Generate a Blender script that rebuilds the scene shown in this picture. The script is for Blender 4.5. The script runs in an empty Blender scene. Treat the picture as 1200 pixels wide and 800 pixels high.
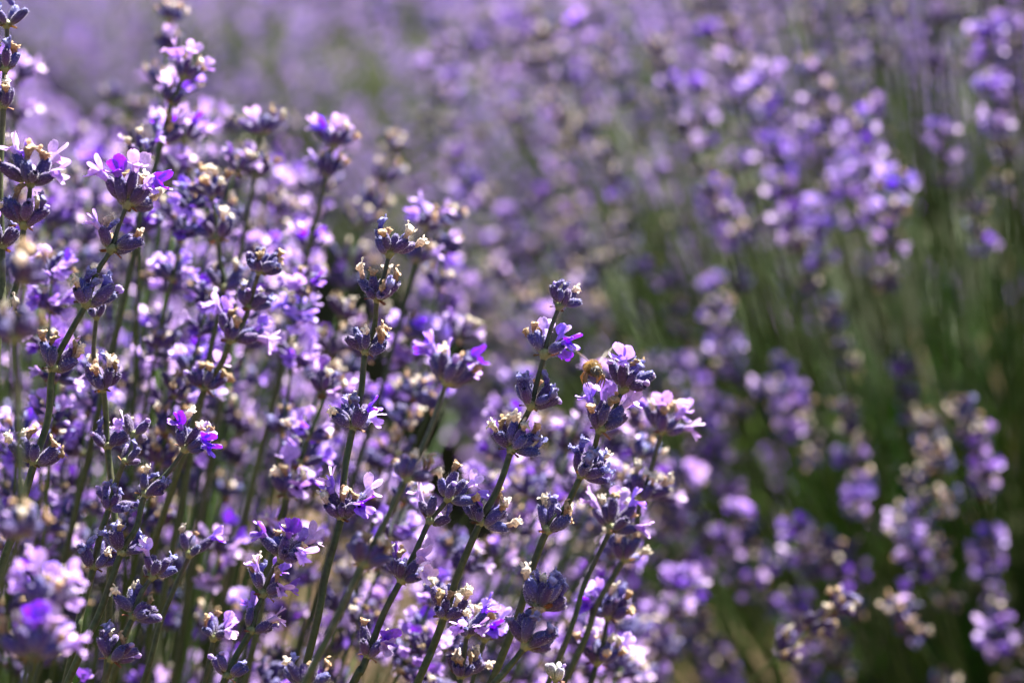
import bpy, math, random
import numpy as np
from mathutils import Vector, Matrix

R = math.radians
rng = np.random.default_rng(11)
random.seed(11)
scene = bpy.context.scene
COL = scene.collection

# ------------------------------------------------------------------ camera, sky, sun, exposure
CAM_Z, PITCH, LENS, SENSOR, FOCUS = 1.0, 13.5, 85.0, 36.0, 0.75
cam_data = bpy.data.cameras.new('camera')
cam = bpy.data.objects.new('camera', cam_data)
COL.objects.link(cam)
cam.location = (0, 0, CAM_Z)
cam.rotation_euler = (R(90 - PITCH), 0, 0)
cam_data.lens, cam_data.sensor_width = LENS, SENSOR
cam_data.clip_start, cam_data.clip_end = 0.02, 2000
cam_data.dof.use_dof = True
cam_data.dof.focus_distance = FOCUS
cam_data.dof.aperture_fstop = 7.2
cam_data.dof.aperture_blades = 7
scene.camera = cam

SUN_EL, SUN_AZ = 52.0, 34.0          # azimuth measured from the view direction (+Y) towards +X
world = bpy.data.worlds.new('World')
scene.world = world
world.use_nodes = True
wn = world.node_tree.nodes
sky = wn.new('ShaderNodeTexSky')
sky.sky_type = 'NISHITA'
sky.sun_disc = False
sky.dust_density = 3.0
sky.air_density = 0.8
sky.sun_elevation = R(SUN_EL)
sky.sun_rotation = R(SUN_AZ)
bg = wn['Background']
bg.inputs['Strength'].default_value = 0.05
world.node_tree.links.new(sky.outputs[0], bg.inputs[0])
sd = bpy.data.lights.new('sun', 'SUN')
sd.energy, sd.angle, sd.color = 5.0, R(0.53), (1.0, 0.94, 0.85)
sun = bpy.data.objects.new('sun', sd)
COL.objects.link(sun)
sdir = Vector((math.sin(R(SUN_AZ)) * math.cos(R(SUN_EL)), math.cos(R(SUN_AZ)) * math.cos(R(SUN_EL)), math.sin(R(SUN_EL))))
sun.rotation_euler = sdir.to_track_quat('Z', 'Y').to_euler()
sun.location = sdir * 5
vs = scene.view_settings
vs.view_transform, vs.look, vs.gamma, vs.exposure = 'Standard', 'None', 1.0, 2.55
vs.use_curve_mapping = False
scene.cycles.max_bounces = 6
scene.cycles.transparent_max_bounces = 6
scene.cycles.use_denoising = True
scene.cycles.caustics_reflective = False
scene.cycles.caustics_refractive = False

# a pixel of the 1200 x 800 photograph at a depth (metres along the view axis) -> world point
CR = cam.rotation_euler.to_matrix()
def at(px, py, D):
    k = SENSOR / LENS * D / 1200.0
    return CR @ Vector(((px - 600) * k, (400 - py) * k, -D)) + Vector((0, 0, CAM_Z))
CRI = CR.transposed()
def proj(p):
    q = CRI @ (Vector(p) - Vector((0, 0, CAM_Z)))
    D = -q.z
    k = SENSOR / LENS * D / 1200.0
    return q.x / k + 600, 400 - q.y / k, D

# ------------------------------------------------------------------ materials
def newmat(name):
    m = bpy.data.materials.new(name)
    m.use_nodes = True
    nt = m.node_tree
    nt.nodes.clear()
    return m, nt, nt.nodes.new('ShaderNodeOutputMaterial')

def plant_mat(name, rough, transl, sheen=0.0, nscale=900.0, nlow=0.75, nhigh=1.2, spec=0.3, bump=0.0, tsat=1.25, tval=1.0, vary=0.25, huev=0.02):
    """colour comes from the piece's own colour attribute, with grain and a change from piece to piece"""
    m, nt, out = newmat(name)
    N, L = nt.nodes, nt.links
    a = N.new('ShaderNodeAttribute'); a.attribute_name = 'Col'
    tc = N.new('ShaderNodeTexCoord')
    no = N.new('ShaderNodeTexNoise'); no.inputs['Scale'].default_value = nscale; no.inputs['Detail'].default_value = 3
    L.new(tc.outputs['Object'], no.inputs['Vector'])
    mr = N.new('ShaderNodeMapRange'); mr.inputs[1].default_value = .3; mr.inputs[2].default_value = .7
    mr.inputs[3].default_value = nlow; mr.inputs[4].default_value = nhigh
    L.new(no.outputs[0], mr.inputs[0])
    oi = N.new('ShaderNodeObjectInfo')
    mo = N.new('ShaderNodeMapRange'); mo.inputs[3].default_value = 1 - vary; mo.inputs[4].default_value = 1 + vary
    L.new(oi.outputs['Random'], mo.inputs[0])
    mu = N.new('ShaderNodeMath'); mu.operation = 'MULTIPLY'
    L.new(mr.outputs[0], mu.inputs[0]); L.new(mo.outputs[0], mu.inputs[1])
    mh = N.new('ShaderNodeMapRange'); mh.inputs[3].default_value = .5 + huev; mh.inputs[4].default_value = .5 - huev
    L.new(oi.outputs['Random'], mh.inputs[0])
    hs = N.new('ShaderNodeHueSaturation')
    L.new(a.outputs['Color'], hs.inputs['Color']); L.new(mu.outputs[0], hs.inputs['Value']); L.new(mh.outputs[0], hs.inputs['Hue'])
    p = N.new('ShaderNodeBsdfPrincipled')
    L.new(hs.outputs[0], p.inputs['Base Color'])
    p.inputs['Roughness'].default_value = rough
    p.inputs['Specular IOR Level'].default_value = spec
    if sheen:
        p.inputs['Sheen Weight'].default_value = sheen
        p.inputs['Sheen Roughness'].default_value = .45
        p.inputs['Sheen Tint'].default_value = (.85, .82, .95, 1)
    if bump:
        b = N.new('ShaderNodeBump'); b.inputs['Strength'].default_value = bump; b.inputs['Distance'].default_value = .0004
        L.new(no.outputs[0], b.inputs['Height']); L.new(b.outputs[0], p.inputs['Normal'])
    if transl:
        h2 = N.new('ShaderNodeHueSaturation'); h2.inputs['Saturation'].default_value = tsat; h2.inputs['Hue'].default_value = .488 if name == 'petal' else .5; h2.inputs['Value'].default_value = tval
        L.new(hs.outputs[0], h2.inputs['Color'])
        t = N.new('ShaderNodeBsdfTranslucent'); L.new(h2.outputs[0], t.inputs['Color'])
        mx = N.new('ShaderNodeMixShader'); mx.inputs[0].default_value = transl
        L.new(p.outputs[0], mx.inputs[1]); L.new(t.outputs[0], mx.inputs[2]); L.new(mx.outputs[0], out.inputs[0])
    else:
        L.new(p.outputs[0], out.inputs[0])
    return m

MATS = [
    plant_mat('petal', .5, .40, nscale=1100, nlow=.8, nhigh=1.15, bump=.35, tsat=1.35, tval=.85, vary=.22, huev=.012),
    plant_mat('calyx', .65, .0, sheen=.2, nscale=1800, nlow=.6, nhigh=1.35, bump=.6, vary=.3, huev=.03),
    plant_mat('withered', .75, .38, nscale=1300, nlow=.5, nhigh=1.3, bump=.8, tsat=1.0, vary=.25, huev=.01),
    plant_mat('stem', .5, .0, spec=.22, nscale=700, nlow=.65, nhigh=1.3, bump=.3, vary=.2),
    plant_mat('leaf', .8, .10, spec=.08, nscale=300, nlow=.7, nhigh=1.25, vary=.15),
    plant_mat('bract', .7, .25, nscale=1200, nlow=.6, nhigh=1.3, vary=.25),
    plant_mat('hair', .8, .5, nscale=500, nlow=.9, nhigh=1.1, tsat=1.0, vary=.1),
]
PETAL, CALYX, DRY, STEM, LEAF, BRACT, HAIR = range(7)

# ------------------------------------------------------------------ geometry collector (triangles)
class Geo:
    def __init__(s):
        s.V, s.F, s.C, s.M, s.n = [], [], [], [], 0
    def add(s, V, F, C, m):
        V = np.asarray(V, float).reshape(-1, 3); F = np.asarray(F, int).reshape(-1, 3)
        C = np.asarray(C, float)
        if C.ndim == 1: C = np.tile(C, (len(V), 1))
        s.V.append(V); s.F.append(F + s.n); s.C.append(C); s.M.append(np.full(len(F), m)); s.n += len(V)
        return s
    def pack(s):
        if len(s.V) != 1:
            s.V = [np.concatenate(s.V)]; s.F = [np.concatenate(s.F)]; s.C = [np.concatenate(s.C)]; s.M = [np.concatenate(s.M)]
        return s
    def put(s, g, mat, tint=1.0):
        """append a copy of g moved by a 4x4 matrix"""
        g.pack(); A = np.array(mat)
        s.V.append(g.V[0] @ A[:3, :3].T + A[:3, 3]); s.F.append(g.F[0] + s.n); s.C.append(g.C[0] * tint); s.M.append(g.M[0]); s.n += len(g.V[0])
        return s
    def mesh(s, name, mats=None):
        s.pack()
        V, F, C, M = s.V[0], s.F[0], np.clip(s.C[0], 0, 1), s.M[0]
        used = np.unique(M)
        me = bpy.data.meshes.new(name)
        me.vertices.add(len(V)); me.vertices.foreach_set('co', V.astype(np.float32).ravel())
        me.loops.add(len(F) * 3); me.loops.foreach_set('vertex_index', F.astype(np.int32).ravel())
        me.polygons.add(len(F)); me.polygons.foreach_set('loop_start', np.arange(0, len(F) * 3, 3, dtype=np.int32))
        me.update(calc_edges=True)
        for u in used: me.materials.append((mats or MATS)[int(u)])
        me.polygons.foreach_set('material_index', np.searchsorted(used, M).astype(np.int32))
        me.polygons.foreach_set('use_smooth', np.ones(len(F), dtype=bool))
        a = me.color_attributes.new('Col', 'FLOAT_COLOR', 'POINT')
        a.data.foreach_set('color', np.concatenate([C, np.ones((len(C), 1))], 1).astype(np.float32).ravel())
        me.validate()
        return me

def grid_faces(nu, nv, close=False):
    """triangles for a grid of nu rows x nv columns (column index fastest)"""
    F = []
    for i in range(nu - 1):
        for j in range(nv if close else nv - 1):
            a, b = i * nv + j, i * nv + (j + 1) % nv
            c, d = a + nv, b + nv
            F += [(a, b, d), (a, d, c)]
    return F

def lerp_cols(stops, t):
    t = np.clip(np.asarray(t, float), 0, 1)
    xs = [s[0] for s in stops]
    return np.stack([np.interp(t, xs, [s[1][k] for s in stops]) for k in range(3)], -1)

MM = .001

# ------------------------------------------------------------------ flower pieces (millimetres -> metres), axis +Z, outward side +X
def g_calyx(lod, seed, closed=False, pale=False, L=6.6):
    r = np.random.default_rng(seed)
    ns, nt_ = [(18, 9), (7, 6), (5, 4)][lod]
    ts = np.linspace(0, 1, nt_)
    prof = np.interp(ts, [0, .1, .35, .65, .88, 1.0], [.4, .88, 1.45, 1.5, 1.18, .6 if closed else .92])
    bend = r.uniform(-.5, .9)
    V, C = [], []
    hue = r.uniform(-1, 1)
    if pale: stops = [(0, (.23, .26, .13)), (.4, (.33, .36, .25)), (1, (.36, .33, .46))]
    else:
        k = r.uniform(.42, .78)
        stops = [(0, (.15, .17, .07)), (.18, (.13 * k, .09 * k, .17 * k)), (.5, (.085 * k, .05 * k, .23 * k)), (.85, (.06 * k, .036 * k, .21 * k)), (1, (.03, .02, .12))]
    ph = r.uniform(0, 6)
    for t, p in zip(ts, prof):
        for j in range(ns):
            a = 2 * math.pi * j / ns
            rib = 1 + (.075 * (1 if j % 2 else -1) if lod == 0 else 0)
            wob = 1 + .07 * math.sin(2 * a + ph + 3 * t)
            q = p * rib * wob
            V.append((q * math.cos(a) + bend * t * t, q * .92 * math.sin(a), L * t + (.25 * math.cos(5 * a) * (t > .95))))
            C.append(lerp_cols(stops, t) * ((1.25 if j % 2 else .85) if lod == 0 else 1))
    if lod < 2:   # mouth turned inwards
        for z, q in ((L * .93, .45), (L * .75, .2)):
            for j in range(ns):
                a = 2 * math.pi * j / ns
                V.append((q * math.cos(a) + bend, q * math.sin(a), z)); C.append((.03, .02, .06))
        nt_ += 2
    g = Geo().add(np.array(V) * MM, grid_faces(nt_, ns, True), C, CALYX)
    if lod == 0:  # short pale down that catches the light along the outline
        HV, HF, HC = [], [], []
        for i in range(150):
            t = r.uniform(.05, 1.0); a = r.uniform(0, 2 * math.pi)
            p = float(np.interp(t, ts, prof)) * .99
            b = np.array((p * math.cos(a) + bend * t * t, p * math.sin(a), L * t))
            n = np.array((math.cos(a), math.sin(a), .5)) + r.normal(0, .35, 3)
            n /= np.linalg.norm(n)
            s = np.cross(n, r.normal(0, 1, 3)); s /= np.linalg.norm(s)
            l, w = r.uniform(.22, .5), .035
            k = len(HV)
            HV += [b - s * w, b + s * w, b + n * l]; HF.append((k, k + 1, k + 2)); HC += [(.74, .70, .82)] * 3
        g.add(np.array(HV) * MM, HF, HC, HAIR)
    return g

def petal(V, F, C, base, d, side, L, W, curl, ruffle, ph, cols, nu, nv, cup=.12, pinch=.42):
    """one lobe of a corolla: a curved, ruffled sheet growing from base along d"""
    base, d, side = (np.array(x, float) for x in (base, d, side))
    d /= np.linalg.norm(d); side -= d * side.dot(d); side /= np.linalg.norm(side)
    nrm = np.cross(side, d)
    k0 = len(V)
    pos = base.copy()
    for i in range(nu):
        u = i / (nu - 1)
        ang = curl * u
        dd = d * math.cos(ang) + nrm * math.sin(ang)
        nn = nrm * math.cos(ang) - d * math.sin(ang)
        if i: pos = pos + dd * L / (nu - 1)
        w = W * (pinch + (1 - pinch) * math.sin(min(u / .62, 1) * math.pi / 2)) * (math.sqrt(max(0, 1 - ((u - .62) / .40) ** 2)) if u > .62 else 1)
        for j in range(nv):
            v = -1 + 2 * j / (nv - 1)
            off = cup * W * v * v * u + ruffle * math.sin(3.1 * v + ph + 4 * u) * u
            notch = -.10 * L * math.exp(-(v / .3) ** 2) * (u > .95)
            V.append(pos + side * (w * v) + nn * off + dd * notch)
            C.append(lerp_cols(cols, .15 + u * .8 + .1 * abs(v)))
    F += [(a + k0, b + k0, c + k0) for a, b, c in grid_faces(nu, nv)]

def g_floret(lod, seed, deep=0.0):
    r = np.random.default_rng(seed)
    nu, nv, nsd = [(7, 6, 9), (4, 3, 5), (3, 2, 3)][lod]
    k = r.uniform(.9, 1.1)
    A = np.array((.64, .47, .82)) * (1 - deep) + np.array((.27, .125, .62)) * deep
    base_c, mid_c, tip_c = A * 1.0 * k, A * k, np.clip(A * 1.08 * k + .02, 0, .86)
    cols = [(0, base_c * .8), (.35, mid_c), (.8, tip_c), (1, tip_c * 1.08)]
    V, F, C = [], [], []
    L0, L1 = 4.6, 9.0 + r.uniform(-.6, .8)
    lean = r.uniform(.3, 1.4)
    rows = 5 if lod == 0 else (3 if lod == 1 else 2)
    for i in range(rows):
        t = i / (rows - 1)
        rad = .62 + .75 * t ** 1.6
        for j in range(nsd):
            a = 2 * math.pi * j / nsd
            V.append((rad * math.cos(a) + lean * t * t, rad * .9 * math.sin(a), L0 + (L1 - L0) * t))
            C.append(lerp_cols([(0, A * .75), (1, A * 1.05)], t))
    F += grid_faces(rows, nsd, True)
    tip = np.array((lean, 0, L1 - .35))
    opn = r.uniform(.75, 1.1)
    # upper lip: two large erect lobes
    for s in (-1, 1):
        d = np.array((-.35 * opn, .42 * s, 1.0)) + r.normal(0, .1, 3)
        petal(V, F, C, tip + np.array((-.75, .45 * s, 0)), d, (-.15 * s, 1, 0), 4.4 * r.uniform(.85, 1.1), 1.95 * r.uniform(.85, 1.1), r.uniform(-.3, .8) , .22, r.uniform(0, 6), cols, nu, nv)
    # lower lip: three spreading lobes
    for s in (-1, 0, 1):
        d = np.array((1.0, .85 * s, .25 if s else .15)) + r.normal(0, .12, 3)
        petal(V, F, C, tip + np.array((.7 - .25 * abs(s), .7 * s, 0)), d, (-.8 * s, 1, 0), (3.2 if s else 3.6) * r.uniform(.85, 1.1), 1.3 * r.uniform(.85, 1.1), r.uniform(-.9, -.1), .18, r.uniform(0, 6), cols, nu, nv, pinch=.5)
    return Geo().add(np.array(V) * MM, F, C, PETAL)

def g_withered(lod, seed, blue=False):
    """shrivelled corolla still sticking out of its calyx"""
    r = np.random.default_rng(seed)
    ns, nr = [(9, 9), (5, 5), (4, 3)][lod]
    Lw = r.uniform(2.6, 4.6)
    if blue: stops = [(0, (.09, .06, .26)), (.6, (.13, .11, .40)), (1, (.34, .33, .60))]
    else:
        k = r.uniform(.75, 1.1); br = seed % 2 == 1
        stops = [(0, (.24, .17, .22)), (.3, (.42 * k, .30 * k, .24 * k)), (.7, (.70 * k, .60 * k, .48 * k)), (1, (.84 * k, .77 * k, .66 * k))]
        if br: stops = [(0, (.2, .13, .2)), (.5, (.30, .18, .10)), (1, (.56, .42, .27))]
    V, C = [], []
    cx = cy = 0.0
    dx, dy = r.normal(0, .35, 2); tw = r.uniform(-2, 2)
    for i in range(nr):
        t = i / (nr - 1)
        rad = float(np.interp(t, [0, .45, .75, .92, 1], [.5, .58, .85, 1.15, .45]))
        cx += dx * Lw / nr; cy += dy * Lw / nr
        dx += r.normal(0, .16); dy += r.normal(0, .16)
        for j in range(ns):
            a = 2 * math.pi * j / ns + tw * t
            q = rad * (1 + r.uniform(-.32, .42) * (.3 + t))
            q *= 1.25; V.append((cx + q * math.cos(a), cy + q * math.sin(a), 5.2 + Lw * t + r.uniform(-.22, .22) * t))
            C.append(lerp_cols(stops, t + r.uniform(-.12, .12)) * r.uniform(.8, 1.15))
    V.append((cx, cy, 5.2 + Lw * .93)); C.append(stops[-1][1])
    F = grid_faces(nr, ns, True)
    F += [((nr - 1) * ns + j, (nr - 1) * ns + (j + 1) % ns, nr * ns) for j in range(ns)]
    if lod < 2:   # crumpled little lobes
        for s in range(r.integers(2, 5)):
            a = r.uniform(0, 6.28)
            petal(V, F, C, np.array((cx + .5 * math.cos(a), cy + .5 * math.sin(a), 5.0 + Lw * .95)), (math.cos(a), math.sin(a), r.uniform(.1, 1.2)), (-math.sin(a), math.cos(a), 0),
                  r.uniform(1.1, 2.1), r.uniform(.5, .9), r.uniform(-1.6, 1.6), .35, r.uniform(0, 6), [(0, stops[-2][1]), (1, stops[-1][1])], 4 if lod == 0 else 3, 3)
    return Geo().add(np.array(V) * MM, F, C, DRY)

def g_bud(lod, seed):
    """closed corolla, a small lilac club at the mouth of the calyx"""
    r = np.random.default_rng(seed)
    ns, nr = [(10, 7), (6, 5), (4, 3)][lod]
    Lb = r.uniform(1.6, 3.4); bend = r.uniform(-.4, .9)
    V, C = [], []
    for i in range(nr):
        t = i / (nr - 1)
        rad = float(np.interp(t, [0, .3, .65, .9, 1], [.6, .68, 1.0, .8, .1]))
        for j in range(ns):
            a = 2 * math.pi * j / ns
            q = rad * (1 + .08 * math.sin(3 * a + seed))
            V.append((q * math.cos(a) + bend * t * t, q * math.sin(a), 5.3 + Lb * t)); C.append(lerp_cols([(0, (.24, .15, .46)), (1, (.56, .42, .78))], t))
    return Geo().add(np.array(V) * MM, grid_faces(nr, ns, True), C, PETAL)

def g_bract(lod, seed):
    r = np.random.default_rng(seed)
    V, F, C = [], [], []
    petal(V, F, C, (0.6, 0, -.2), (1, r.uniform(-.2, .2), r.uniform(.1, .7)), (0, 1, 0), r.uniform(2.6, 4.0), r.uniform(.9, 1.4), r.uniform(-.1, .6), .12, r.uniform(0, 6),
          [(0, (.19, .12, .05)), (.5, (.21, .10, .045)), (1, (.12, .05, .025))], 6 if lod == 0 else 3, 4 if lod == 0 else 3, cup=.5, pinch=.9)
    return Geo().add(np.array(V) * MM, F, C, BRACT)

def g_node(lod, seed):
    """swollen joint with short flower stalks, the body of a whorl"""
    r = np.random.default_rng(seed)
    ns = 8 if lod == 0 else 5
    V, C = [], []
    for z, q in ((-1.4, .75), (-.5, 1.2), (.3, 1.7), (1.0, 1.5), (1.8, .8)):
        for j in range(ns):
            a = 2 * math.pi * j / ns
            V.append((q * (1 + .12 * math.cos(2 * a)) * math.cos(a), q * math.sin(a), z)); C.append((.16, .18, .08))
    return Geo().add(np.array(V) * MM, grid_faces(5, ns, True), C, STEM)

PIECES = {}
for lod in range(3):
    PIECES[lod] = dict(
        calyx=[g_calyx(lod, 100 + i, closed=(i == 2), L=6.6 + .35 * (i - 2)) for i in range(5)],
        pale=[g_calyx(lod, 150 + i, closed=True, pale=True, L=6.0) for i in range(2)],
        floret=[g_floret(lod, 200 + i, deep=(0, .3, .08, .75, .45, 1.0)[i]) for i in range(6)],
        withered=[g_withered(lod, 300 + i) for i in range(6)],
        blue=[g_withered(lod, 400 + i, True) for i in range(4)],
        bud=[g_bud(lod, 500 + i) for i in range(3)],
        bract=[g_bract(lod, 600 + i) for i in range(3)],
        node=[g_node(lod, 700)])

# what a whorl carries: chances of (fresh floret, tan withered, blue withered, bud, nothing)
MIX = {'f': (.58, .24, .06, .08, .04), 'd': (.0, .54, .12, .06, .28), 'b': (.03, .16, .58, .08, .15),
       'm': (.28, .30, .16, .12, .14), 'g': (.0, .0, .0, .35, .65), 'c': (.12, .16, .22, .22, .28)}
def whorl_plan(r, kind, n, top=False, nfl=None):
    """list of (piece, variant, 4x4) in the whorl's own frame: Z along the stem, X across the two flower clusters"""
    out = []
    lst = []
    for i in range(n):
        if top:
            az = 2 * math.pi * (i + r.uniform(-.3, .3)) / n * (1 if n > 4 else 1) + .3
            tilt = R(r.uniform(8, 30)) if i % 3 == 0 else R(r.uniform(30, 62))
        else:
            side = i % 2
            az = side * math.pi + R(r.uniform(-78, 78))
            tilt = R(r.uniform(14, 40)) if i % 4 < 2 else R(r.uniform(34, 68))
        lst.append((az, tilt))
    fills = []
    for az, tilt in lst:
        x = r.random(); c = 0; f = 4
        for q, p in enumerate(MIX[kind]):
            c += p
            if x < c: f = q; break
        fills.append(f)
    if nfl is not None:
        idx = list(r.permutation(n)); have = 0
        for i in idx:
            if fills[i] == 0:
                have += 1
                if have > nfl: fills[i] = 1 if r.random() < .6 else 4
        for i in idx:
            if have >= nfl: break
            if fills[i] != 0: fills[i] = 0; have += 1
    for (az, tilt), f in zip(lst, fills):
        rad = Vector((math.cos(az), math.sin(az), 0)); Z = Vector((0, 0, 1))
        d = Z * math.cos(tilt) + rad * math.sin(tilt)
        X = -Z * math.sin(tilt) + rad * math.cos(tilt)
        Y = d.cross(X)
        s = r.uniform(.85, 1.12)
        rot = Matrix((X, Y, d)).transposed() @ Matrix.Rotation(r.normal(0, .25), 3, 'Z')
        M = Matrix.Translation(rad * (.0011 + .0006 * r.random()) + Z * r.uniform(-.0004, .0016)) @ rot.to_4x4() @ Matrix.Scale(s, 4)
        out.append((('pale', int(r.integers(2))) if kind == 'g' else ('calyx', int(r.integers(5)))) + (M,))
        if f == 0: out.append(('floret', int(r.integers(6)), M))
        elif f == 1: out.append(('withered', int(r.integers(6)), M))
        elif f == 2: out.append(('blue', int(r.integers(4)), M))
        elif f == 3: out.append(('bud', int(r.integers(3)), M))
    if not top or r.random() < .5:
        for s in range(2):
            out.append(('bract', int(r.integers(3)), Matrix.Rotation(s * math.pi + r.normal(0, .5), 4, 'Z') @ Matrix.Scale(r.uniform(.7, 1.05), 4)))
    return out

def g_whorl(lod, r, kind, n, top=False):
    g = Geo()
    g.put(PIECES[lod]['node'][0], Matrix.Identity(4))
    for p, v, M in whorl_plan(r, kind, n, top):
        if lod == 2 and p == 'bract': continue
        g.put(PIECES[lod][p][v], M @ Matrix.Scale(.9, 4) if p == 'floret' else M, r.uniform(.75, 1.2))
    return g

def frame(z, xhint):
    z = Vector(z).normalized(); x = Vector(xhint) - z * z.dot(Vector(xhint)); x.normalize()
    return Matrix((x, z.cross(x), z)).transposed()

def g_tube(pts, radii, ns, col, mat=STEM, square=.0, cols=None):
    pts = [Vector(p) for p in pts]
    V, C = [], []
    n = len(pts)
    for i, p in enumerate(pts):
        t = (pts[min(i + 1, n - 1)] - pts[max(i - 1, 0)])
        fr = frame(t, (1, .13, .07))
        for j in range(ns):
            a = 2 * math.pi * j / ns + .4
            q = radii[i] * (1 + square * math.cos(4 * a))
            v = p + fr @ Vector((q * math.cos(a), q * math.sin(a), 0))
            V.append(tuple(v)); C.append(cols[i] if cols is not None else col)
    F = grid_faces(n, ns, True)
    for ring, flip in ((0, True), (n - 1, False)):
        k = len(V); V.append(tuple(pts[ring])); C.append(C[ring * ns])
        for j in range(ns):
            a, b = ring * ns + j, ring * ns + (j + 1) % ns
            F.append((b, a, k) if flip else (a, b, k))
    return V, F, C, mat

def catmull(P, per=6):
    P = [Vector(p) for p in P]
    Q = [P[0] * 2 - P[1]] + P + [P[-1] * 2 - P[-2]]
    out = []
    for i in range(1, len(Q) - 2):
        a, b, c, d = Q[i - 1:i + 3]
        for k in range(per):
            t = k / per
            out.append(.5 * ((2 * b) + (c - a) * t + (2 * a - 5 * b + 4 * c - d) * t * t + (3 * b - a - 3 * c + d) * t ** 3))
    out.append(P[-1])
    return out

def obj(name, me, parent=None, M=None):
    o = bpy.data.objects.new(name, me)
    COL.objects.link(o)
    if parent: o.parent = parent
    if M is not None: o.matrix_local = M
    return o
def tag(o, label=None, cat=None, group=None, kind=None):
    if label: o['label'] = label
    if cat: o['category'] = cat
    if group: o['group'] = group
    if kind: o['kind'] = kind
    return o

# ------------------------------------------------------------------ ground
def ground_mat():
    m, nt, out = newmat('soil')
    N, L = nt.nodes, nt.links
    tc = N.new('ShaderNodeTexCoord')
    n1 = N.new('ShaderNodeTexNoise'); n1.inputs['Scale'].default_value = 3.0; n1.inputs['Detail'].default_value = 6
    n2 = N.new('ShaderNodeTexNoise'); n2.inputs['Scale'].default_value = 60.0; n2.inputs['Detail'].default_value = 5
    for n in (n1, n2): L.new(tc.outputs['Object'], n.inputs['Vector'])
    cr = N.new('ShaderNodeValToRGB')
    cr.color_ramp.elements[0].position = .35; cr.color_ramp.elements[0].color = (.10, .06, .03, 1)
    cr.color_ramp.elements[1].position = .7; cr.color_ramp.elements[1].color = (.19, .12, .06, 1)
    L.new(n1.outputs[0], cr.inputs[0])
    mr = N.new('ShaderNodeMapRange'); mr.inputs[1].default_value = .3; mr.inputs[2].default_value = .7; mr.inputs[3].default_value = .6; mr.inputs[4].default_value = 1.3
    L.new(n2.outputs[0], mr.inputs[0])
    hs = N.new('ShaderNodeHueSaturation'); L.new(cr.outputs[0], hs.inputs['Color']); L.new(mr.outputs[0], hs.inputs['Value'])
    p = N.new('ShaderNodeBsdfPrincipled'); p.inputs['Roughness'].default_value = .95
    L.new(hs.outputs[0], p.inputs['Base Color'])
    b = N.new('ShaderNodeBump'); b.inputs['Strength'].default_value = .8; b.inputs['Distance'].default_value = .02
    L.new(n2.outputs[0], b.inputs['Height']); L.new(b.outputs[0], p.inputs['Normal'])
    L.new(p.outputs[0], out.inputs[0])
    return m
SOIL = ground_mat()
xs = np.concatenate([[-600, -100, -20], np.linspace(-6, 6, 61), [20, 100, 600]])
ys = np.concatenate([[-600, -60, -10], np.linspace(-2, 14, 81), [30, 120, 900]])
XX, YY = np.meshgrid(xs, ys)
ZZ = np.where((abs(XX) < 6.1) & (YY > -2.1) & (YY < 14.1), rng.uniform(-.018, .012, XX.shape), 0)
gg = Geo().add(np.stack([XX, YY, ZZ], -1).reshape(-1, 3), grid_faces(len(ys), len(xs)), (.3, .2, .1), 0)
ground = tag(obj('ground', gg.mesh('ground', [SOIL])), 'bare tan soil between the lavender rows', 'ground', kind='structure')

# ------------------------------------------------------------------ foliage of a bush: narrow grey-green leaves and bare shoots
def leaf_blade(V, F, C, p, d, L, W, droop, col, r):
    d = np.array(d, float); d /= np.linalg.norm(d)
    s = np.cross(d, r.normal(0, 1, 3)); s /= np.linalg.norm(s)
    k = len(V); pos = np.array(p, float)
    for i, w in enumerate((.35, 1, .8, .02)):
        V += [pos - s * W * w, pos + s * W * w]; C += [col, col]
        pos = pos + d * L / 3; d = d + np.array((0, 0, -droop)); d /= np.linalg.norm(d)
    for i in range(3):
        a = k + 2 * i
        F += [(a, a + 1, a + 3), (a, a + 3, a + 2)]

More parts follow.
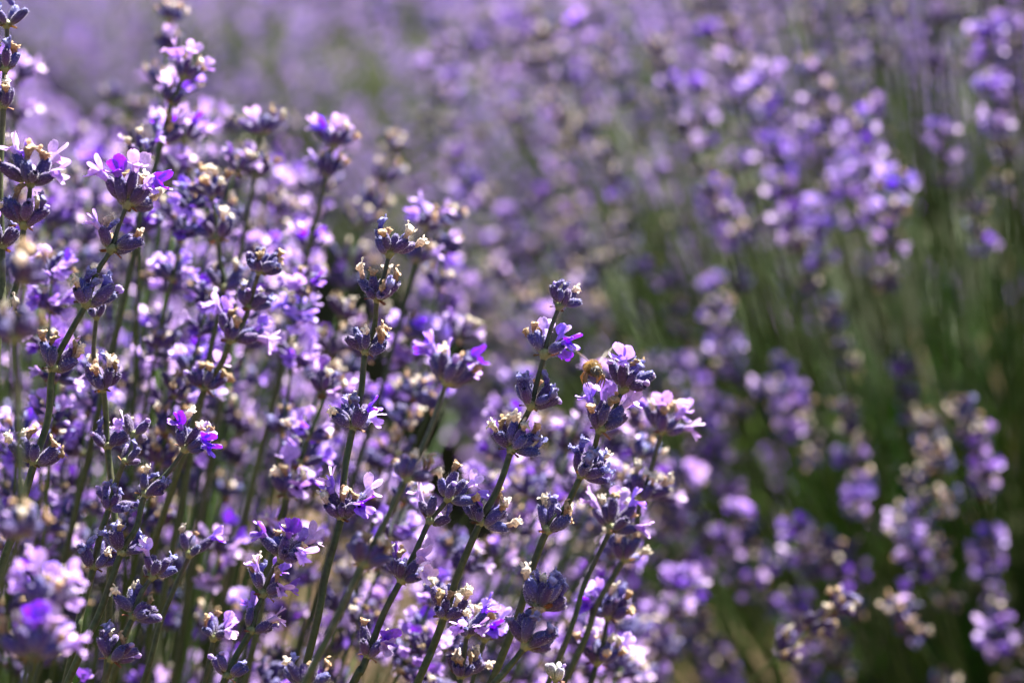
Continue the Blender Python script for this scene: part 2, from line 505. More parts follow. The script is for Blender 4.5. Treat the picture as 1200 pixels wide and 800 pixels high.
def foliage(center, rh, rv, nshoot, seed, stems=0, stem_top=.7, leafcol=(.05, .085, .02), spread=.75, heart=.86, maxth=62, straw=.05):
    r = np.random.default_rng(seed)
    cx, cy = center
    V, F, C = [], [], []
    g = Geo()
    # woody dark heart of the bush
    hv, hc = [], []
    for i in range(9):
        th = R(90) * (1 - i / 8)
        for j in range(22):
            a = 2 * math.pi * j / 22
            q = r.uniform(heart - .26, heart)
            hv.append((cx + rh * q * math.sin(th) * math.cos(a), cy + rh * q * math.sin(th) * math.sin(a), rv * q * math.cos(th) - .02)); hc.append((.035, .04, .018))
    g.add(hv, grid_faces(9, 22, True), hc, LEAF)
    for i in range(nshoot):
        th = math.acos(1 - r.random() * .95); ph = r.uniform(0, 2 * math.pi)
        dirn = np.array((math.sin(th) * math.cos(ph), math.sin(th) * math.sin(ph), math.cos(th) + .35)); dirn /= np.linalg.norm(dirn)
        q = r.uniform(.62, 1.02)
        b = np.array((cx + rh * q * math.sin(th) * math.cos(ph), cy + rh * q * math.sin(th) * math.sin(ph), rv * q * math.cos(th)))
        k = r.uniform(.7, 1.35); warm = r.random()
        col = np.array(leafcol) * k + np.array((.03, .02, .0)) * (warm > .8)
        ls = r.uniform(.05, .10)
        for m_ in range(10):
            t = m_ / 9
            az = m_ * 2.4 + ph
            dl = dirn * (.75 + .5 * t) + np.array((math.cos(az), math.sin(az), .1)) * (.75 - .35 * t)
            leaf_blade(V, F, C, b + dirn * ls * t, dl, r.uniform(.025, .048), r.uniform(.0012, .002), r.uniform(.0, .12), col * r.uniform(.8, 1.2), r)
    g.add(V, F, C, LEAF)
    for i in range(stems):        # bare green shoots rising from the leaves
        th = R(r.uniform(0, maxth)); ph = r.uniform(0, 2 * math.pi)
        b = Vector((cx + rh * .5 * math.sin(th) * math.cos(ph), cy + rh * .5 * math.sin(th) * math.sin(ph), rv * .6))
        tip = b + Vector((math.sin(th) * math.cos(ph) * spread, math.sin(th) * math.sin(ph) * spread, math.cos(th))).normalized() * r.uniform(.2, .42)
        mid = (b + tip) / 2 + Vector(r.normal(0, .012, 3))
        rr = r.uniform(.0008, .0013)
        c_ = np.array((.03, .078, .009)) * r.uniform(.5, 1.3) if r.random() > straw else np.array((.30, .21, .10)) * r.uniform(.6, 1.2)
        g.add(*g_tube([b, mid, tip], [rr * 1.2, rr, rr * .5], 4, c_))
        leafn = r.integers(2, 6)
        LV, LF, LC = [], [], []
        for q in range(leafn):
            pp = b.lerp(tip, r.uniform(.1, .75)); a = r.uniform(0, 6.28)
            leaf_blade(LV, LF, LC, pp, (math.cos(a) * .6, math.sin(a) * .6, 1), r.uniform(.03, .055), r.uniform(.0013, .0022), .05, c_ * r.uniform(.7, 1.1), r)
        g.add(LV, LF, LC, LEAF)
    return g

NEAR_C, RIGHT_C = (-.30, 1.10), (.45, 1.66)
tag(obj('lavender_foliage', foliage(NEAR_C, .42, .50, 420, 21, stems=150, straw=.35).mesh('lavender_foliage')),
    'green leaves and bare shoots at the heart of the sharp flowering bush', 'foliage', kind='stuff')
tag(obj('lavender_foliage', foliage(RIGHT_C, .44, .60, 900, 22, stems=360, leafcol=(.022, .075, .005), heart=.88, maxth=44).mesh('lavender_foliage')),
    'deep green leaves and bare shoots of the shaded bush across the gap', 'foliage', kind='stuff')

# ------------------------------------------------------------------ stalks in focus: each whorl, calyx, floret and bract its own piece
PMESH = {k: [g.mesh(k) for g in v] for k, v in PIECES[0].items()}
PNAME = dict(calyx='calyx', pale='calyx', floret='floret', withered='withered_floret', blue='withered_floret', bud='flower_bud', bract='bract')
CAMX = Vector((1, 0, 0))
def hero(label, Dt, Db, nodes, tail, group='lavender stalks in sharp focus', seed=0, rad=1.0):
    """nodes: (px, py, size, kind, calyces, florets) from the tip down; tail: pixel where the stem leaves the picture"""
    r = np.random.default_rng(1000 + seed)
    n = len(nodes) + 1
    pix = [(a[0], a[1]) for a in nodes] + [tail]
    P = [at(x, y, Dt + (Db - Dt) * i / (n - 1) + r.normal(0, .0015)) for i, (x, y) in enumerate(pix)]
    d = (P[-1] - P[-2]).normalized()
    cdir = (Vector((NEAR_C[0], NEAR_C[1], .15)) - P[-1]).normalized()
    ext = max(.18, (P[-1].z - .42) / .9)
    base = P[-1] + (d * .45 + cdir * .55).normalized() * ext
    mid = P[-1] + (d * .8 + cdir * .2).normalized() * ext * .45
    root = bpy.data.objects.new('lavender_stalk', None)
    COL.objects.link(root)
    root.empty_display_size = .01
    root.location = base
    tag(root, label, 'lavender', group)
    path = [P[0] + (P[0] - P[1]).normalized() * .002] + P + [mid, base]
    kp = []
    for a_, b_ in zip(path[:-1], path[1:]):
        kp.append(a_)
        if (b_ - a_).length > .006: kp.append((a_ + b_) / 2 + Vector(r.normal(0, 1, 3)) * min(.0009, (b_ - a_).length * .035))
    kp.append(path[-1])
    cv = catmull([p - base for p in kp], 5)
    m = len(cv)
    rad_ = [(.00058 + .00060 * min(1, (i / m) * 1.5)) * rad for i in range(m)]
    cols = [lerp_cols([(0, (.055, .06, .045)), (.3, (.04, .055, .024)), (1, (.042, .062, .02))], i / m) * r.uniform(.75, 1.2) + np.array((.022, .006, .012)) * (r.random() < .3) * r.random() for i in range(m)]
    obj('stem', Geo().add(*g_tube(cv, rad_, 9, None, square=.10, cols=cols)).mesh('stem'), root)
    for i, nd in enumerate(nodes):
        px, py, size, kind, cnt = nd[:5]
        nfl = nd[5] if len(nd) > 5 else None
        tang = (P[i] - P[i + 1]).normalized() if i == 0 else (P[i - 1] - P[i + 1]).normalized()
        fr = frame(tang, CAMX + Vector((0, r.uniform(-.5, .5), 0))).to_4x4()
        M = Matrix.Translation(P[i] - base) @ fr @ Matrix.Scale(size, 4)
        w = obj('flower_whorl', PMESH['node'][0], root, M)
        for p, v, pm in whorl_plan(r, kind, cnt + (1 if cnt > 6 else 0), i == 0, nfl):
            obj(PNAME[p], PMESH[p][v], w, pm)
    return root

HEROES = [
 # the tall slim stalk with five spaced whorls
 ('tall slim lavender stalk with five spaced whorls of dark faded calyces', .75, .75, [(456, 298, 1.0, 'd', 10, 0), (442, 350, 1.0, 'd', 8, 0), (428, 413, .95, 'd', 9, 0), (414, 500, 1.05, 'm', 9, 2), (400, 606, 1.1, 'f', 8, 4)], (366, 752)),
 ('leaning lavender stalk of six whorls, open violet florets just below its dark tip', .75, .75, [(655, 360, .85, 'c', 7, 0), (638, 416, 1.1, 'f', 7, 4), (622, 476, 1.05, 'b', 9, 0), (599, 528, 1.05, 'd', 9, 0), (563, 612, 1.05, 'd', 8, 0), (521, 722, 1.05, 'd', 9, 0)], (488, 803)),
 ('lavender stalk that carries the bee, its tip whorl opening one pale floret', .75, .76, [(730, 456, 1.15, 'c', 8, 1), (703, 503, 1.1, 'f', 7, 3), (681, 557, 1.05, 'b', 9, 0), (641, 622, 1.05, 'b', 8, 0)], (600, 740)),
 ('lavender stalk with deep violet hooded florets in four uneven whorls', .745, .74, [(525, 584, 1.0, 'f', 8, 2), (503, 611, .9, 'c', 4, 2), (470, 680, 1.0, 'f', 7, 3), (431, 768, 1.0, 'f', 5, 2)], (411, 806)),
 ('thick blurred lavender stalk, big lilac blossom tip, beside the tall slim stalk', .68, .66, [(523, 448, 1.05, 'f', 10, 5), (476, 562, .9, 'd', 10, 0), (425, 662, .95, 'd', 10, 0)], (352, 812)),
 ('lavender stalk topped by a lilac blossom over small paired dark buds', .745, .74, [(217, 526, 1.0, 'f', 9, 4), (170, 580, .85, 'b', 6, 0), (142, 648, .9, 'b', 7, 0)], (86, 784)),
 ('thin lavender stalk with three sparse blue-tipped whorls beside a taller neighbour', .75, .745, [(157, 510, .85, 'c', 5, 1), (146, 541, .7, 'c', 4, 0), (128, 595, .9, 'b', 7, 0), (110, 664, 1.0, 'b', 7, 0)], (84, 770)),
 ('long lavender stalk with pale lilac blossom tip and four dark whorls below', .76, .745, [(149, 240, 1.2, 'f', 11, 5), (130, 293, 1.1, 'm', 8, 1), (101, 356, 1.15, 'b', 10, 0), (62, 432, 1.05, 'd', 8, 1), (40, 543, 1.1, 'd', 9, 0)], (-6, 690)),
 ('upright lavender stalk with small whorls spaced far apart on a bare stem', .76, .75, [(8, 30, .95, 'c', 6, 0), (6, 82, .9, 'd', 6, 0), (4, 125, .95, 'm', 6, 1), (2, 290, 1.0, 'f', 8, 2)], (-4, 420)),
 ('lavender stalk with a broad lilac blossom above one wide dark cup whorl', .73, .73, [(36, 214, 1.15, 'f', 9, 5), (28, 264, 1.15, 'c', 9, 0), (-2, 390, 1.0, 'd', 7, 0)], (-40, 520)),
 ('lavender stalk crowded with open lilac florets above a few dark buds', .74, .735, [(330, 654, 1.05, 'f', 9, 5), (309, 696, 1.0, 'f', 7, 4), (294, 739, .9, 'f', 6, 2), (266, 792, .9, 'c', 5, 0)], (250, 830)),
 ('lavender stalk with cream-tipped crown and pale star floret underneath', .80, .82, [(304, 318, .95, 'd', 8, 0), (292, 360, .9, 'd', 8, 0), (270, 399, 1.1, 'f', 9, 4), (240, 455, 1.0, 'm', 8, 1)], (196, 590)),
 ('short lavender stalk with three whorls of pale withered tips on a straight stem', .77, .77, [(113, 372, .8, 'm', 6, 0), (121, 455, 1.05, 'd', 8, 0), (126, 524, .95, 'd', 8, 0)], (128, 700)),
 ('lavender head of curled cream withered florets on a low stalk', .72, .71, [(358, 806, 1.1, 'd', 8, 0)], (352, 850)),
 ('low lavender stalk with dense pale blue withered whorls', .735, .73, [(632, 712, 1.2, 'b', 12, 0), (616, 756, 1.15, 'b', 10, 0)], (560, 822)),
 ('tiny pale green unopened lavender shoot', .74, .74, [(651, 796, .75, 'g', 5, 0)], (650, 830)),
 ('lavender stalk of pale shaded whorls behind the one with the bee', .83, .82, [(775, 505, 1.1, 'f', 10, 5), (751, 584, 1.1, 'd', 9, 0), (731, 655, 1.1, 'd', 9, 0)], (676, 770)),
 ('leaning lavender stalk with one broad violet flower cluster close to the bee', .80, .80, [(716, 620, 1.15, 'f', 8, 5)], (660, 760)),
 ('lavender stalk with a heap of soft violet florets low in the bush', .61, .60, [(52, 712, 1.05, 'f', 11, 7), (38, 770, 1.05, 'f', 10, 6)], (20, 850)),
 ('lavender stalk with blurred cream crown whorls at the edge of the bush', .60, .60, [(28, 330, .9, 'd', 10, 0), (18, 398, .9, 'c', 9, 0), (22, 628, .9, 'd', 8, 0)], (-30, 760)),
 ('low lavender stalk with grey-lilac buds and withered cream tips', .735, .735, [(178, 676, .9, 'm', 7, 1), (156, 722, 1.0, 'c', 8, 0), (130, 772, 1.0, 'c', 8, 0)], (118, 830)),
 ('lavender stalk with one small violet whorl on a bare green stem', .78, .78, [(222, 650, .9, 'f', 4, 1)], (168, 800)),
 ('lavender stalk with bright lilac crown high above the crowded bush', .86, .86, [(214, 92, .95, 'f', 8, 4), (201, 122, .8, 'b', 6, 0), (190, 165, 1.0, 'f', 8, 3)], (150, 330)),
 ('lavender stalk with cream and lilac tip beside the bright crowned one', .92, .92, [(306, 156, 1.0, 'd', 8, 1), (300, 205, .95, 'm', 8, 1)], (270, 400)),
 ('outer lavender stalk with round lilac crown leaning over the far rows', .92, .92, [(390, 172, 1.0, 'f', 8, 5), (383, 205, .95, 'm', 8, 2)], (330, 430)),
 ('lavender stalk with small violet and white tip behind the tall slim one', .93, .93, [(500, 266, .95, 'f', 8, 4), (490, 306, .9, 'm', 8, 1)], (440, 480)),
 ('lavender stalk with two-tone cream tipped whorls over the dark crowd', .86, .86, [(248, 230, 1.1, 'd', 8, 0), (256, 280, 1.1, 'd', 8, 0), (262, 338, 1.0, 'b', 8, 0)], (230, 500)),
 ('lavender stalk with a pale drooping floret low under the slim stalk', .77, .77, [(548, 742, 1.05, 'f', 9, 4), (540, 792, 1.0, 'd', 9, 0)], (530, 850)),
 ('short lavender stalk with a lilac blossom beside the dark withered whorl', .80, .80, [(568, 748, 1.0, 'f', 8, 5)], (540, 850)),
 ('lavender stalk with silvery whorls among the low dense heads', .83, .83, [(712, 722, 1.15, 'm', 10, 3), (700, 776, 1.15, 'm', 10, 3)], (680, 850)),
 ('lavender stalk with violet bells above a shadowed stem low in the bush', .78, .78, [(250, 748, .9, 'f', 6, 3), (338, 585, .95, 'f', 7, 3)][:1], (225, 850)),
 ('lavender stalk with soft lilac crown between the slim and crowded stalks', .84, .84, [(338, 580, 1.1, 'f', 9, 4), (322, 640, 1.0, 'm', 9, 2)], (290, 790)),
]
for i, h in enumerate(HEROES):
    hero(*h, seed=i)

# ------------------------------------------------------------------ softer stalks: stem and whorls as parts, placed one by one
PLEN = .50
def make_protos():
    out = {}
    r = np.random.default_rng(79)
    pool = {}
    for k in 'fdbm':
        pool[k] = [g_whorl(1, r, k, int(r.integers(8, 12)), j < 3).mesh('flower_whorl') for j in range(8)]
    for kind, seqs in dict(fresh=['ffm', 'fffm', 'fmfd', 'fffd'], faded=['ddd', 'ddmd', 'dbd', 'dddd'], blue=['bbd', 'mbbd', 'bmd', 'fbbb']).items():
        L = []
        for s in seqs:
            bend = r.normal(0, .034, 2)
            def path(t): return Vector((bend[0] * t * t, bend[1] * t * t, PLEN * t))
            ts = [i / 10 for i in range(11)]
            c_ = np.array((.032, .06, .013)) * r.uniform(.8, 1.2)
            stem = Geo().add(*g_tube([path(t) for t in ts], [.00112 - .0005 * t for t in ts], 6, c_)).mesh('stem')
            wh = []
            z = PLEN - .004
            for i, k in enumerate(s):
                t = z / PLEN
                fr = frame(path(t + .02) - path(t - .02), (math.cos(i * 1.5), math.sin(i * 1.5), 0)).to_4x4()
                me = pool[k][int(r.integers(3))] if i == 0 else pool[k][int(r.integers(3, 8))]
                wh.append((me, Matrix.Translation(path(t)) @ fr @ Matrix.Scale(r.uniform(.95, 1.15), 4)))
                z -= r.uniform(.012, .02) if i < 2 else r.uniform(.02, .034)
            L.append((stem, wh))
        out[kind] = L
    return out
PROTO = make_protos()
def stalk(tip, root_dir, kind, near, group, scale=1.0):
    v = random.randrange(4)
    d = (Vector(tip) - Vector(root_dir)).normalized()
    base = Vector(tip) - d * PLEN * scale
    fr = frame(d, (math.cos(a := random.uniform(0, 6.28)), math.sin(a), 0)).to_4x4()
    o = bpy.data.objects.new('lavender_stalk', None)
    COL.objects.link(o)
    o.empty_display_size = .01
    o.matrix_local = Matrix.Translation(base) @ fr @ Matrix.Scale(scale, 4)
    tag(o, look_label(kind, v, Vector(tip), near), 'lavender', group)
    stem, wh = PROTO[kind][v]
    obj('stem', stem, o)
    for me, M in wh: obj('flower_whorl', me, o, M)
    return o

def inside(x, y, poly):
    c = False
    for (x0, y0), (x1, y1) in zip(poly, poly[1:] + poly[:1]):
        if (y0 > y) != (y1 > y) and x < (x1 - x0) * (y - y0) / (y1 - y0) + x0: c = not c
    return c

LOOK = dict(fresh=['three lilac whorls', 'four lilac whorls', 'lilac whorls ending in cream', 'three lilac whorls over a cream one'],
            faded=['three cream withered whorls', 'cream whorls with one half-violet', 'cream whorls and a dark blue middle', 'four cream withered whorls'],
            blue=['two dusky blue whorls over cream', 'mixed tip over dusky blue whorls', 'dusky blue tip over mixed whorls', 'lilac tip over dusky blue whorls'])
def look_label(kind, v, p, near):
    high = 'high' if p.z > (.80 if near else .78) else ('mid-height' if p.z > .64 else 'low')
    c = NEAR_C if near else RIGHT_C
    lean = 'upright' if math.hypot(p.x - c[0], p.y - c[1]) < .28 else 'leaning'
    return f"soft {lean} stalk, {LOOK[kind][v]}, {high} in the {'crowded sharp' if near else 'green'} bush"
POLY_N = [(-30, 60), (60, 100), (200, 75), (260, 130), (400, 150), (440, 260), (500, 265), (570, 345), (660, 380), (780, 480), (835, 570), (850, 700), (740, 830), (-30, 830)]
cnt = 0
used = []
while cnt < 135:
    px, py = random.uniform(-30, 860), random.uniform(50, 830)
    if not inside(px, py, POLY_N): continue
    far = random.random()
    D = .84 + .75 * far ** 1.3 * (1 - .45 * max(0, (py - 300) / 500))
    if px > 560: D = min(D, 1.15)
    if 380 < px < 620 and 350 < py < 660 and random.random() < .55: continue      # gap through to the soil
    if 200 < px < 400 and 560 < py < 800 and random.random() < .4: continue
    if any(abs(px - a) < 26 and abs(py - b) < 30 for a, b in used) and random.random() < .8: continue
    used.append((px, py))
    p = at(px, py, D)
    kind = random.choices(('fresh', 'faded', 'blue'), (.47, .35, .18))[0]
    stalk(p, (NEAR_C[0] + .25 * (p.x - NEAR_C[0]), NEAR_C[1] + .4 * (p.y - NEAR_C[1]), .12), kind, True, 'stalks of the crowded lavender bush', random.uniform(.84, 1.02))
    cnt += 1

def right_density(px, py):
    if py < 270: return .8
    if py < 400: return .95 if px < 740 else .6
    return 1.0
cnt = 0
tries = 0
used = []
while cnt < 130 and tries < 60000:
    tries += 1
    th = R(random.uniform(0, 86)); ph = random.uniform(0, 2 * math.pi)
    j = random.uniform(.86, 1.06)
    p = Vector((RIGHT_C[0] + .66 * j * math.sin(th) * math.cos(ph), RIGHT_C[1] + .66 * j * math.sin(th) * math.sin(ph), .22 + .84 * j * math.cos(th)))
    px, py, D = proj(p)
    if not (455 + .22 * py < px < 1230 and -40 < py < 840): continue
    if p.y > RIGHT_C[1] + .35: continue
    if random.random() > right_density(px, py) * (.5 if py < 350 else 1): continue
    if any(abs(px - a) < 24 and abs(py - b) < 24 for a, b in used) and random.random() < .75: continue
    used.append((px, py))
    kind = random.choices(('fresh', 'faded', 'blue'), (.46, .44, .10))[0]
    stalk(p, (RIGHT_C[0] + .2 * (p.x - RIGHT_C[0]), RIGHT_C[1] + .2 * (p.y - RIGHT_C[1]), .0), kind, False, 'stalks of the bush across the gap', random.uniform(.92, 1.12))
    cnt += 1

# ------------------------------------------------------------------ the rest of the field, uncountable: rows running away from the camera
def spike_variants():
    r = np.random.default_rng(5)
    out = []
    for s in ('ffm', 'fff', 'fmf', 'ffd', 'bff', 'ddm', 'fdd', 'ddd'):
        g = Geo()
        L = .34
        g.add(*g_tube([(0, 0, 0), (.004, 0, L * .6), (0, 0, L)], [.0012, .001, .0007], 3, (.045, .08, .018)))
        z = L - .004
        for i, k in enumerate(s):
            g.put(g_whorl(2, r, k, int(r.integers(6, 9)), i == 0), Matrix.Translation((0, 0, z)) @ Matrix.Rotation(r.uniform(0, 6), 4, 'Z') @ Matrix.Scale(1.15, 4))
            z -= r.uniform(.013, .022)
        out.append(g.pack())
    return out
SPIKES = spike_variants()
def row_center(k, y):
    return -.52 + 1.16 * k - .34 * (y - 1.9) + (.15 * min(1, max(0, (4.0 - y) / 1.1)) if k == 1 else 0)
def build_row(k, y0, y1, top, half, density, seed, label):
    r = np.random.default_rng(seed)
    g = Geo()
    ny = max(4, int((y1 - y0) / .12))
    V, C = [], []
    for i in range(ny + 1):
        y = y0 + (y1 - y0) * i / ny
        cx = row_center(k, y)
        endf = min(1, .35 + i * .25, .35 + (ny - i) * .25)
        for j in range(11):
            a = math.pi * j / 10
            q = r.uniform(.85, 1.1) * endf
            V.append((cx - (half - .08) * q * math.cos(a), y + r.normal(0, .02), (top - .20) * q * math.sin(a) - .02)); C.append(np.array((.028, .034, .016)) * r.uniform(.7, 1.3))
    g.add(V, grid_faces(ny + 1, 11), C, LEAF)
    n = int(density * (y1 - y0) * half * 2)
    LV, LF, LC = [], [], []
    for i in range(n):
        y = y0 - .14 + (y1 - y0 + .14) * (r.random() if r.random() > .12 else r.random() * .25)
        u = r.uniform(-1, 1)
        u = math.copysign(abs(u) ** .75, u)
        e = min(1, (y - y0 + .16) / .45)
        dome = math.sqrt(max(0, 1 - (u * .93) ** 2)) * math.sqrt(1 - (1 - e) ** 2 * .9)
        tip = Vector((row_center(k, y) + half * u, y, .24 + (top - .24) * dome * r.uniform(.86, 1.06)))
        root = Vector((row_center(k, y) + half * u * .35, y + r.normal(0, .05) + .3 * (1 - e), .02))
        d = (tip - root).normalized()
        sc = r.uniform(.8, 1.05)
        M = Matrix.Translation(tip - d * .34 * sc) @ frame(d, (math.cos(i), math.sin(i), 0)).to_4x4() @ Matrix.Scale(sc, 4)
        g.put(SPIKES[int(r.integers(6))], M, r.uniform(.85, 1.15))
        if i % 8 == 0:
            for q in range(3):
                leaf_blade(LV, LF, LC, tip - d * r.uniform(.1, .3), (r.normal(0, .5), r.normal(0, .5), 1), r.uniform(.04, .08), .002, .03, np.array((.035, .055, .02)) * r.uniform(.7, 1.4), r)
    if LV: g.add(LV, LF, LC, LEAF)
    o = obj('lavender_row', g.mesh('lavender_row'))
    return tag(o, label, 'lavender row', 'lavender rows running into the distance', 'stuff')
build_row(0, 1.85, 4.8, .68, .46, 760, 31, 'hazy purple row stretching away behind the sharp bush')
build_row(1, 2.8, 5.0, .70, .57, 560, 33, 'blurred purple row continuing behind the green bush')
build_row(1, 5.04, 9.0, .66, .57, 300, 32, 'far purple end of the row behind the green bush')
build_row(2, 2.3, 6.0, .68, .57, 260, 34, 'purple row beyond the green bush and its neighbours')
build_row(2, 6.04, 13, .64, .57, 170, 35, 'far end of the purple row beyond the green bush')
build_row(3, 5.0, 15, .62, .57, 130, 36, 'third purple row in the hazy distance')
build_row(4, 7.5, 17, .62, .57, 80, 37, 'fourth purple row in the hazy distance')
build_row(-1, 1.6, 3.4, .64, .50, 50, 38, 'low purple row on the outer side of the sharp bush')

# the many heads of the two bushes beyond the three hundred stalks built one by one
def bloom_mass(seed, n, sample, label, pick=(0, 1, 2, 3, 4, 5, 6, 7)):
    r = np.random.default_rng(seed)
    g = Geo()
    c = t = 0
    while c < n and t < 80000:
        t += 1
        q = sample(r)
        if q is None: continue
        tip, root = q
        d = (tip - root).normalized(); sc = r.uniform(.78, 1.0)
        g.put(SPIKES[int(r.choice(pick))], Matrix.Translation(tip - d * .34 * sc) @ frame(d, (math.cos(t), math.sin(t), 0)).to_4x4() @ Matrix.Scale(sc, 4), r.uniform(.85, 1.15))
        c += 1
    return tag(obj('lavender_blooms', g.mesh('lavender_blooms')), label, 'lavender blooms', kind='stuff')
def sample_right(r):
    th = R(r.uniform(0, 88)); ph = r.uniform(0, 2 * math.pi); j = r.uniform(.84, 1.07)
    p = Vector((RIGHT_C[0] + .66 * j * math.sin(th) * math.cos(ph), RIGHT_C[1] + .66 * j * math.sin(th) * math.sin(ph), .22 + .84 * j * math.cos(th)))  # dome raised so unseen heads above the view shade the near side
    px, py, D = proj(p)
    if px < 455 + .22 * py and p.y < RIGHT_C[1] + .3: return None
    if r.random() > right_density(px, py): return None
    return p, Vector((RIGHT_C[0] + .2 * (p.x - RIGHT_C[0]), RIGHT_C[1] + .2 * (p.y - RIGHT_C[1]), 0))
def sample_near(r):
    px, py = r.uniform(-250, 840), r.uniform(60, 900)
    if px > 380 and r.random() < .3: return None
    if not inside(max(px, -20), min(py, 820), POLY_N): return None
    if 380 < px < 620 and 330 < py < 660: return None
    if 180 < px < 400 and 540 < py and r.random() < .7: return None
    D = .90 + .7 * r.random() * (1 - .5 * max(0, (py - 300) / 500))
    if px > 560: D = min(D, 1.2)
    p = at(px, py, D)
    return p, Vector((NEAR_C[0] + .25 * (p.x - NEAR_C[0]), NEAR_C[1] + .4 * (p.y - NEAR_C[1]), .12))
bloom_mass(61, 1000, sample_right, 'countless blurred heads filling the green bush across the gap', (0, 1, 2, 3, 4, 5, 6, 7, 7, 5, 6, 7))
bloom_mass(62, 430, sample_near, 'countless soft heads filling the crowded bush behind the sharp stalks')

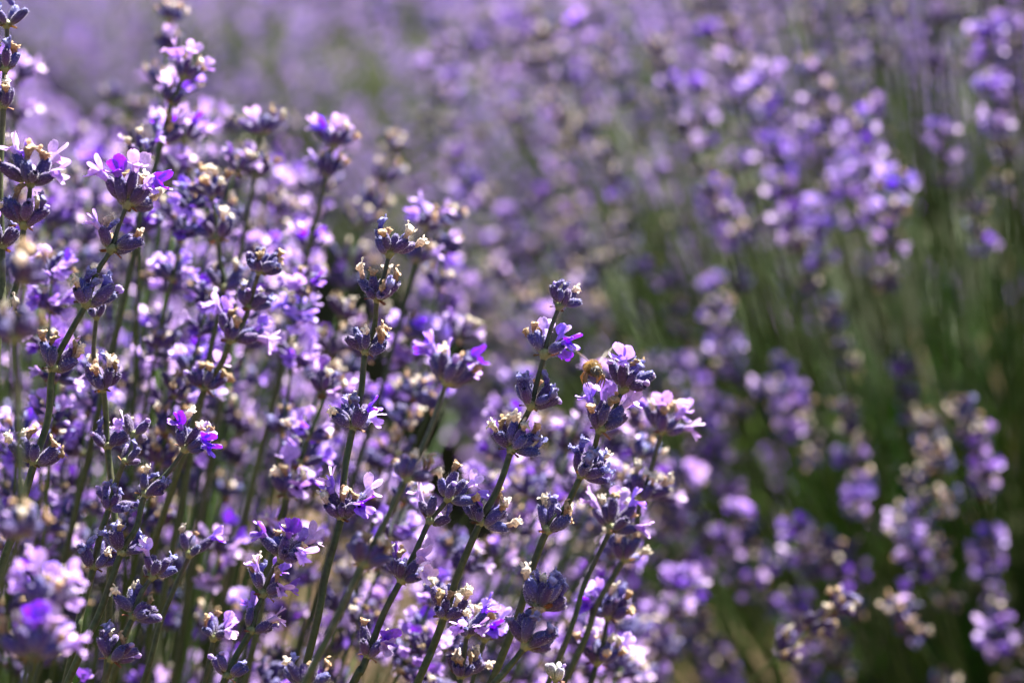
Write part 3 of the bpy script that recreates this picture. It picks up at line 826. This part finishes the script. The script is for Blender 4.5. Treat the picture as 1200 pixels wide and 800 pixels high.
# ------------------------------------------------------------------ honeybee
def bee(px, py, D):
    root = bpy.data.objects.new('honeybee', None)
    COL.objects.link(root)
    root.empty_display_size = .005
    loc = at(px, py, D)
    fwd = Vector((.25, -.93, .08)).normalized()
    up = (Vector((0.05, .25, 1)) - fwd * fwd.dot(Vector((0.05, .25, 1)))).normalized()
    root.matrix_local = Matrix.Translation(loc) @ Matrix((fwd, up.cross(fwd), up)).transposed().to_4x4()
    tag(root, 'furry tan and black honeybee clinging to the stalk between violet blossoms', 'bee')
    bm_, nt, out = newmat('bee_body')
    N, L = nt.nodes, nt.links
    a = N.new('ShaderNodeAttribute'); a.attribute_name = 'Col'
    p = N.new('ShaderNodeBsdfPrincipled'); p.inputs['Roughness'].default_value = .38
    L.new(a.outputs['Color'], p.inputs['Base Color']); L.new(p.outputs[0], out.inputs[0])
    wm, nt, out = newmat('bee_wing')
    N, L = nt.nodes, nt.links
    p = N.new('ShaderNodeBsdfPrincipled'); p.inputs['Base Color'].default_value = (.75, .68, .55, 1); p.inputs['Roughness'].default_value = .2
    t = N.new('ShaderNodeBsdfTransparent'); mx = N.new('ShaderNodeMixShader'); mx.inputs[0].default_value = .25
    L.new(t.outputs[0], mx.inputs[1]); L.new(p.outputs[0], mx.inputs[2]); L.new(mx.outputs[0], out.inputs[0])
    BM = [bm_, wm, MATS[HAIR]]
    r = np.random.default_rng(9)
    BLK, TAN, AMB = np.array((.015, .012, .01)), np.array((.36, .22, .08)), np.array((.36, .17, .04))
    # body: abdomen tip -> waist -> thorax -> neck -> head, X forward
    prof = [(-8.6, .15, -1.1, BLK), (-8.0, .9, -.9, BLK), (-7.1, 1.5, -.7, BLK), (-6.7, 1.65, -.62, AMB), (-6.0, 1.9, -.5, BLK), (-5.5, 2.0, -.4, AMB), (-4.7, 2.1, -.3, BLK), (-4.2, 2.1, -.25, AMB),
            (-3.2, 1.95, -.15, AMB), (-2.4, 1.35, -.1, BLK), (-1.9, .7, 0, BLK), (-1.5, 1.3, .1, BLK), (-.8, 1.9, .2, BLK), (0, 2.05, .25, BLK), (.8, 1.8, .2, BLK), (1.4, 1.1, .05, BLK),
            (1.65, .75, -.1, BLK), (1.9, 1.3, -.25, BLK), (2.3, 1.72, -.45, BLK), (2.9, 1.65, -.65, BLK), (3.4, 1.2, -.9, BLK), (3.7, .5, -1.2, BLK), (3.8, .05, -1.3, BLK)]
    ns = 16; V, C = [], []
    for x, q, z, c in prof:
        for j in range(ns):
            th = 2 * math.pi * j / ns
            V.append((x, q * math.cos(th) * (1.0 if x < 1.6 else 1.08), z + q * .95 * math.sin(th) * (1 if x < 1.6 else 1.1))); C.append(c)
    g = Geo().add(np.array(V) * MM, grid_faces(len(prof), ns, True), C, 0)
    body = obj('body', g.mesh('bee_body', BM), root)
    # fur on thorax, neck, head and the front of the abdomen
    FV, FF, FC = [], [], []
    for i in range(4200):
        k = int(r.integers(8, len(prof) - 2)); f = r.random()
        x = prof[k][0] * (1 - f) + prof[k + 1][0] * f; q = prof[k][1] * (1 - f) + prof[k + 1][1] * f; z = prof[k][2] * (1 - f) + prof[k + 1][2] * f
        th = r.uniform(0, 6.283)
        if x > 1.7 and r.random() < .86: continue
        nrm = np.array((-.25 + (.5 if x > 2 else 0), math.cos(th), math.sin(th))) + r.normal(0, .25, 3); nrm /= np.linalg.norm(nrm)
        b = np.array((x, q * math.cos(th), z + q * .95 * math.sin(th)))
        s = np.cross(nrm, r.normal(0, 1, 3)); s /= np.linalg.norm(s)
        l = r.uniform(.7, 1.35) * (.5 if x > 2 else 1); w = .05
        n0 = len(FV)
        FV += [b - s * w, b + s * w, b + nrm * l]; FF.append((n0, n0 + 1, n0 + 2)); FC += [TAN * r.uniform(.8, 1.4)] * 3
    obj('fur', Geo().add(np.array(FV) * MM, FF, FC, 2).mesh('bee_fur', BM), body)
    for s in (-1, 1):     # eyes
        V, C = [], []
        for i in range(9):
            for j in range(12):
                t, u = math.pi * i / 8, 2 * math.pi * j / 12
                V.append((2.55 + .62 * math.sin(t) * math.cos(u), s * (1.5 + .45 * math.sin(t) * math.sin(u)), -.55 + 1.15 * math.cos(t))); C.append((.02, .014, .01))
        obj('eye', Geo().add(np.array(V) * MM, grid_faces(9, 12, True), C, 0).mesh('bee_eye', BM), body)
        obj('antenna', Geo().add(*g_tube([Vector(v) * MM for v in ((3.2, s * .35, -.1), (3.9, s * .8, .5), (4.8, s * 1.3, -.2), (5.4, s * 1.6, -1.1))], [.00013] * 4, 6, BLK, 0)).mesh('bee_antenna', BM), body)
        # wings raised over the back
        for L_, W_, ang, x0 in ((8.6, 1.55, 30, -.2), (6.0, 1.25, 62, -.9)):
            V, F, C = [], [], []
            d = (-math.sin(R(ang)) * .6, s * .85, .75)
            petal(V, F, C, (x0, s * 1.1, 1.6), d, (1, s * .1, .3), L_, W_, .12, .08, 1.0, [(0, (.6, .5, .35)), (1, (.6, .5, .35))], 9, 5, cup=.05, pinch=.2)
            obj('wing', Geo().add(np.array(V) * MM, F, C, 1).mesh('bee_wing', BM), root)
        for x0, kx, fx in ((1.0, 2.6, 3.4), (0, .3, .6), (-.9, -2.6, -3.2)):      # legs: hip, knee, ankle, foot
            pts = [(x0, s * 1.1, -1.2), ((x0 + kx) / 2, s * 2.6, -1.6), (kx, s * 3.0, -3.0), (fx, s * 2.4, -4.6), (fx + .5, s * 2.1, -5.4)]
            obj('leg', Geo().add(*g_tube([Vector(v) * MM for v in pts], [.00032, .00034, .0003 if x0 > -.5 else .00048, .00018, .0001], 7, AMB * .45 if x0 > -.5 else AMB, 0)).mesh('bee_leg', BM), root)
    V, F, C, m_ = g_tube([Vector(v) * MM for v in ((3.5, 0, -1.3), (3.7, 0, -2.4), (3.5, 0, -3.4))], [.00028, .0002, .00008], 6, AMB * .6, 0)
    obj('proboscis', Geo().add(V, F, C, 0).mesh('bee_proboscis', BM), body)
    return root
bee(696, 432, .738)
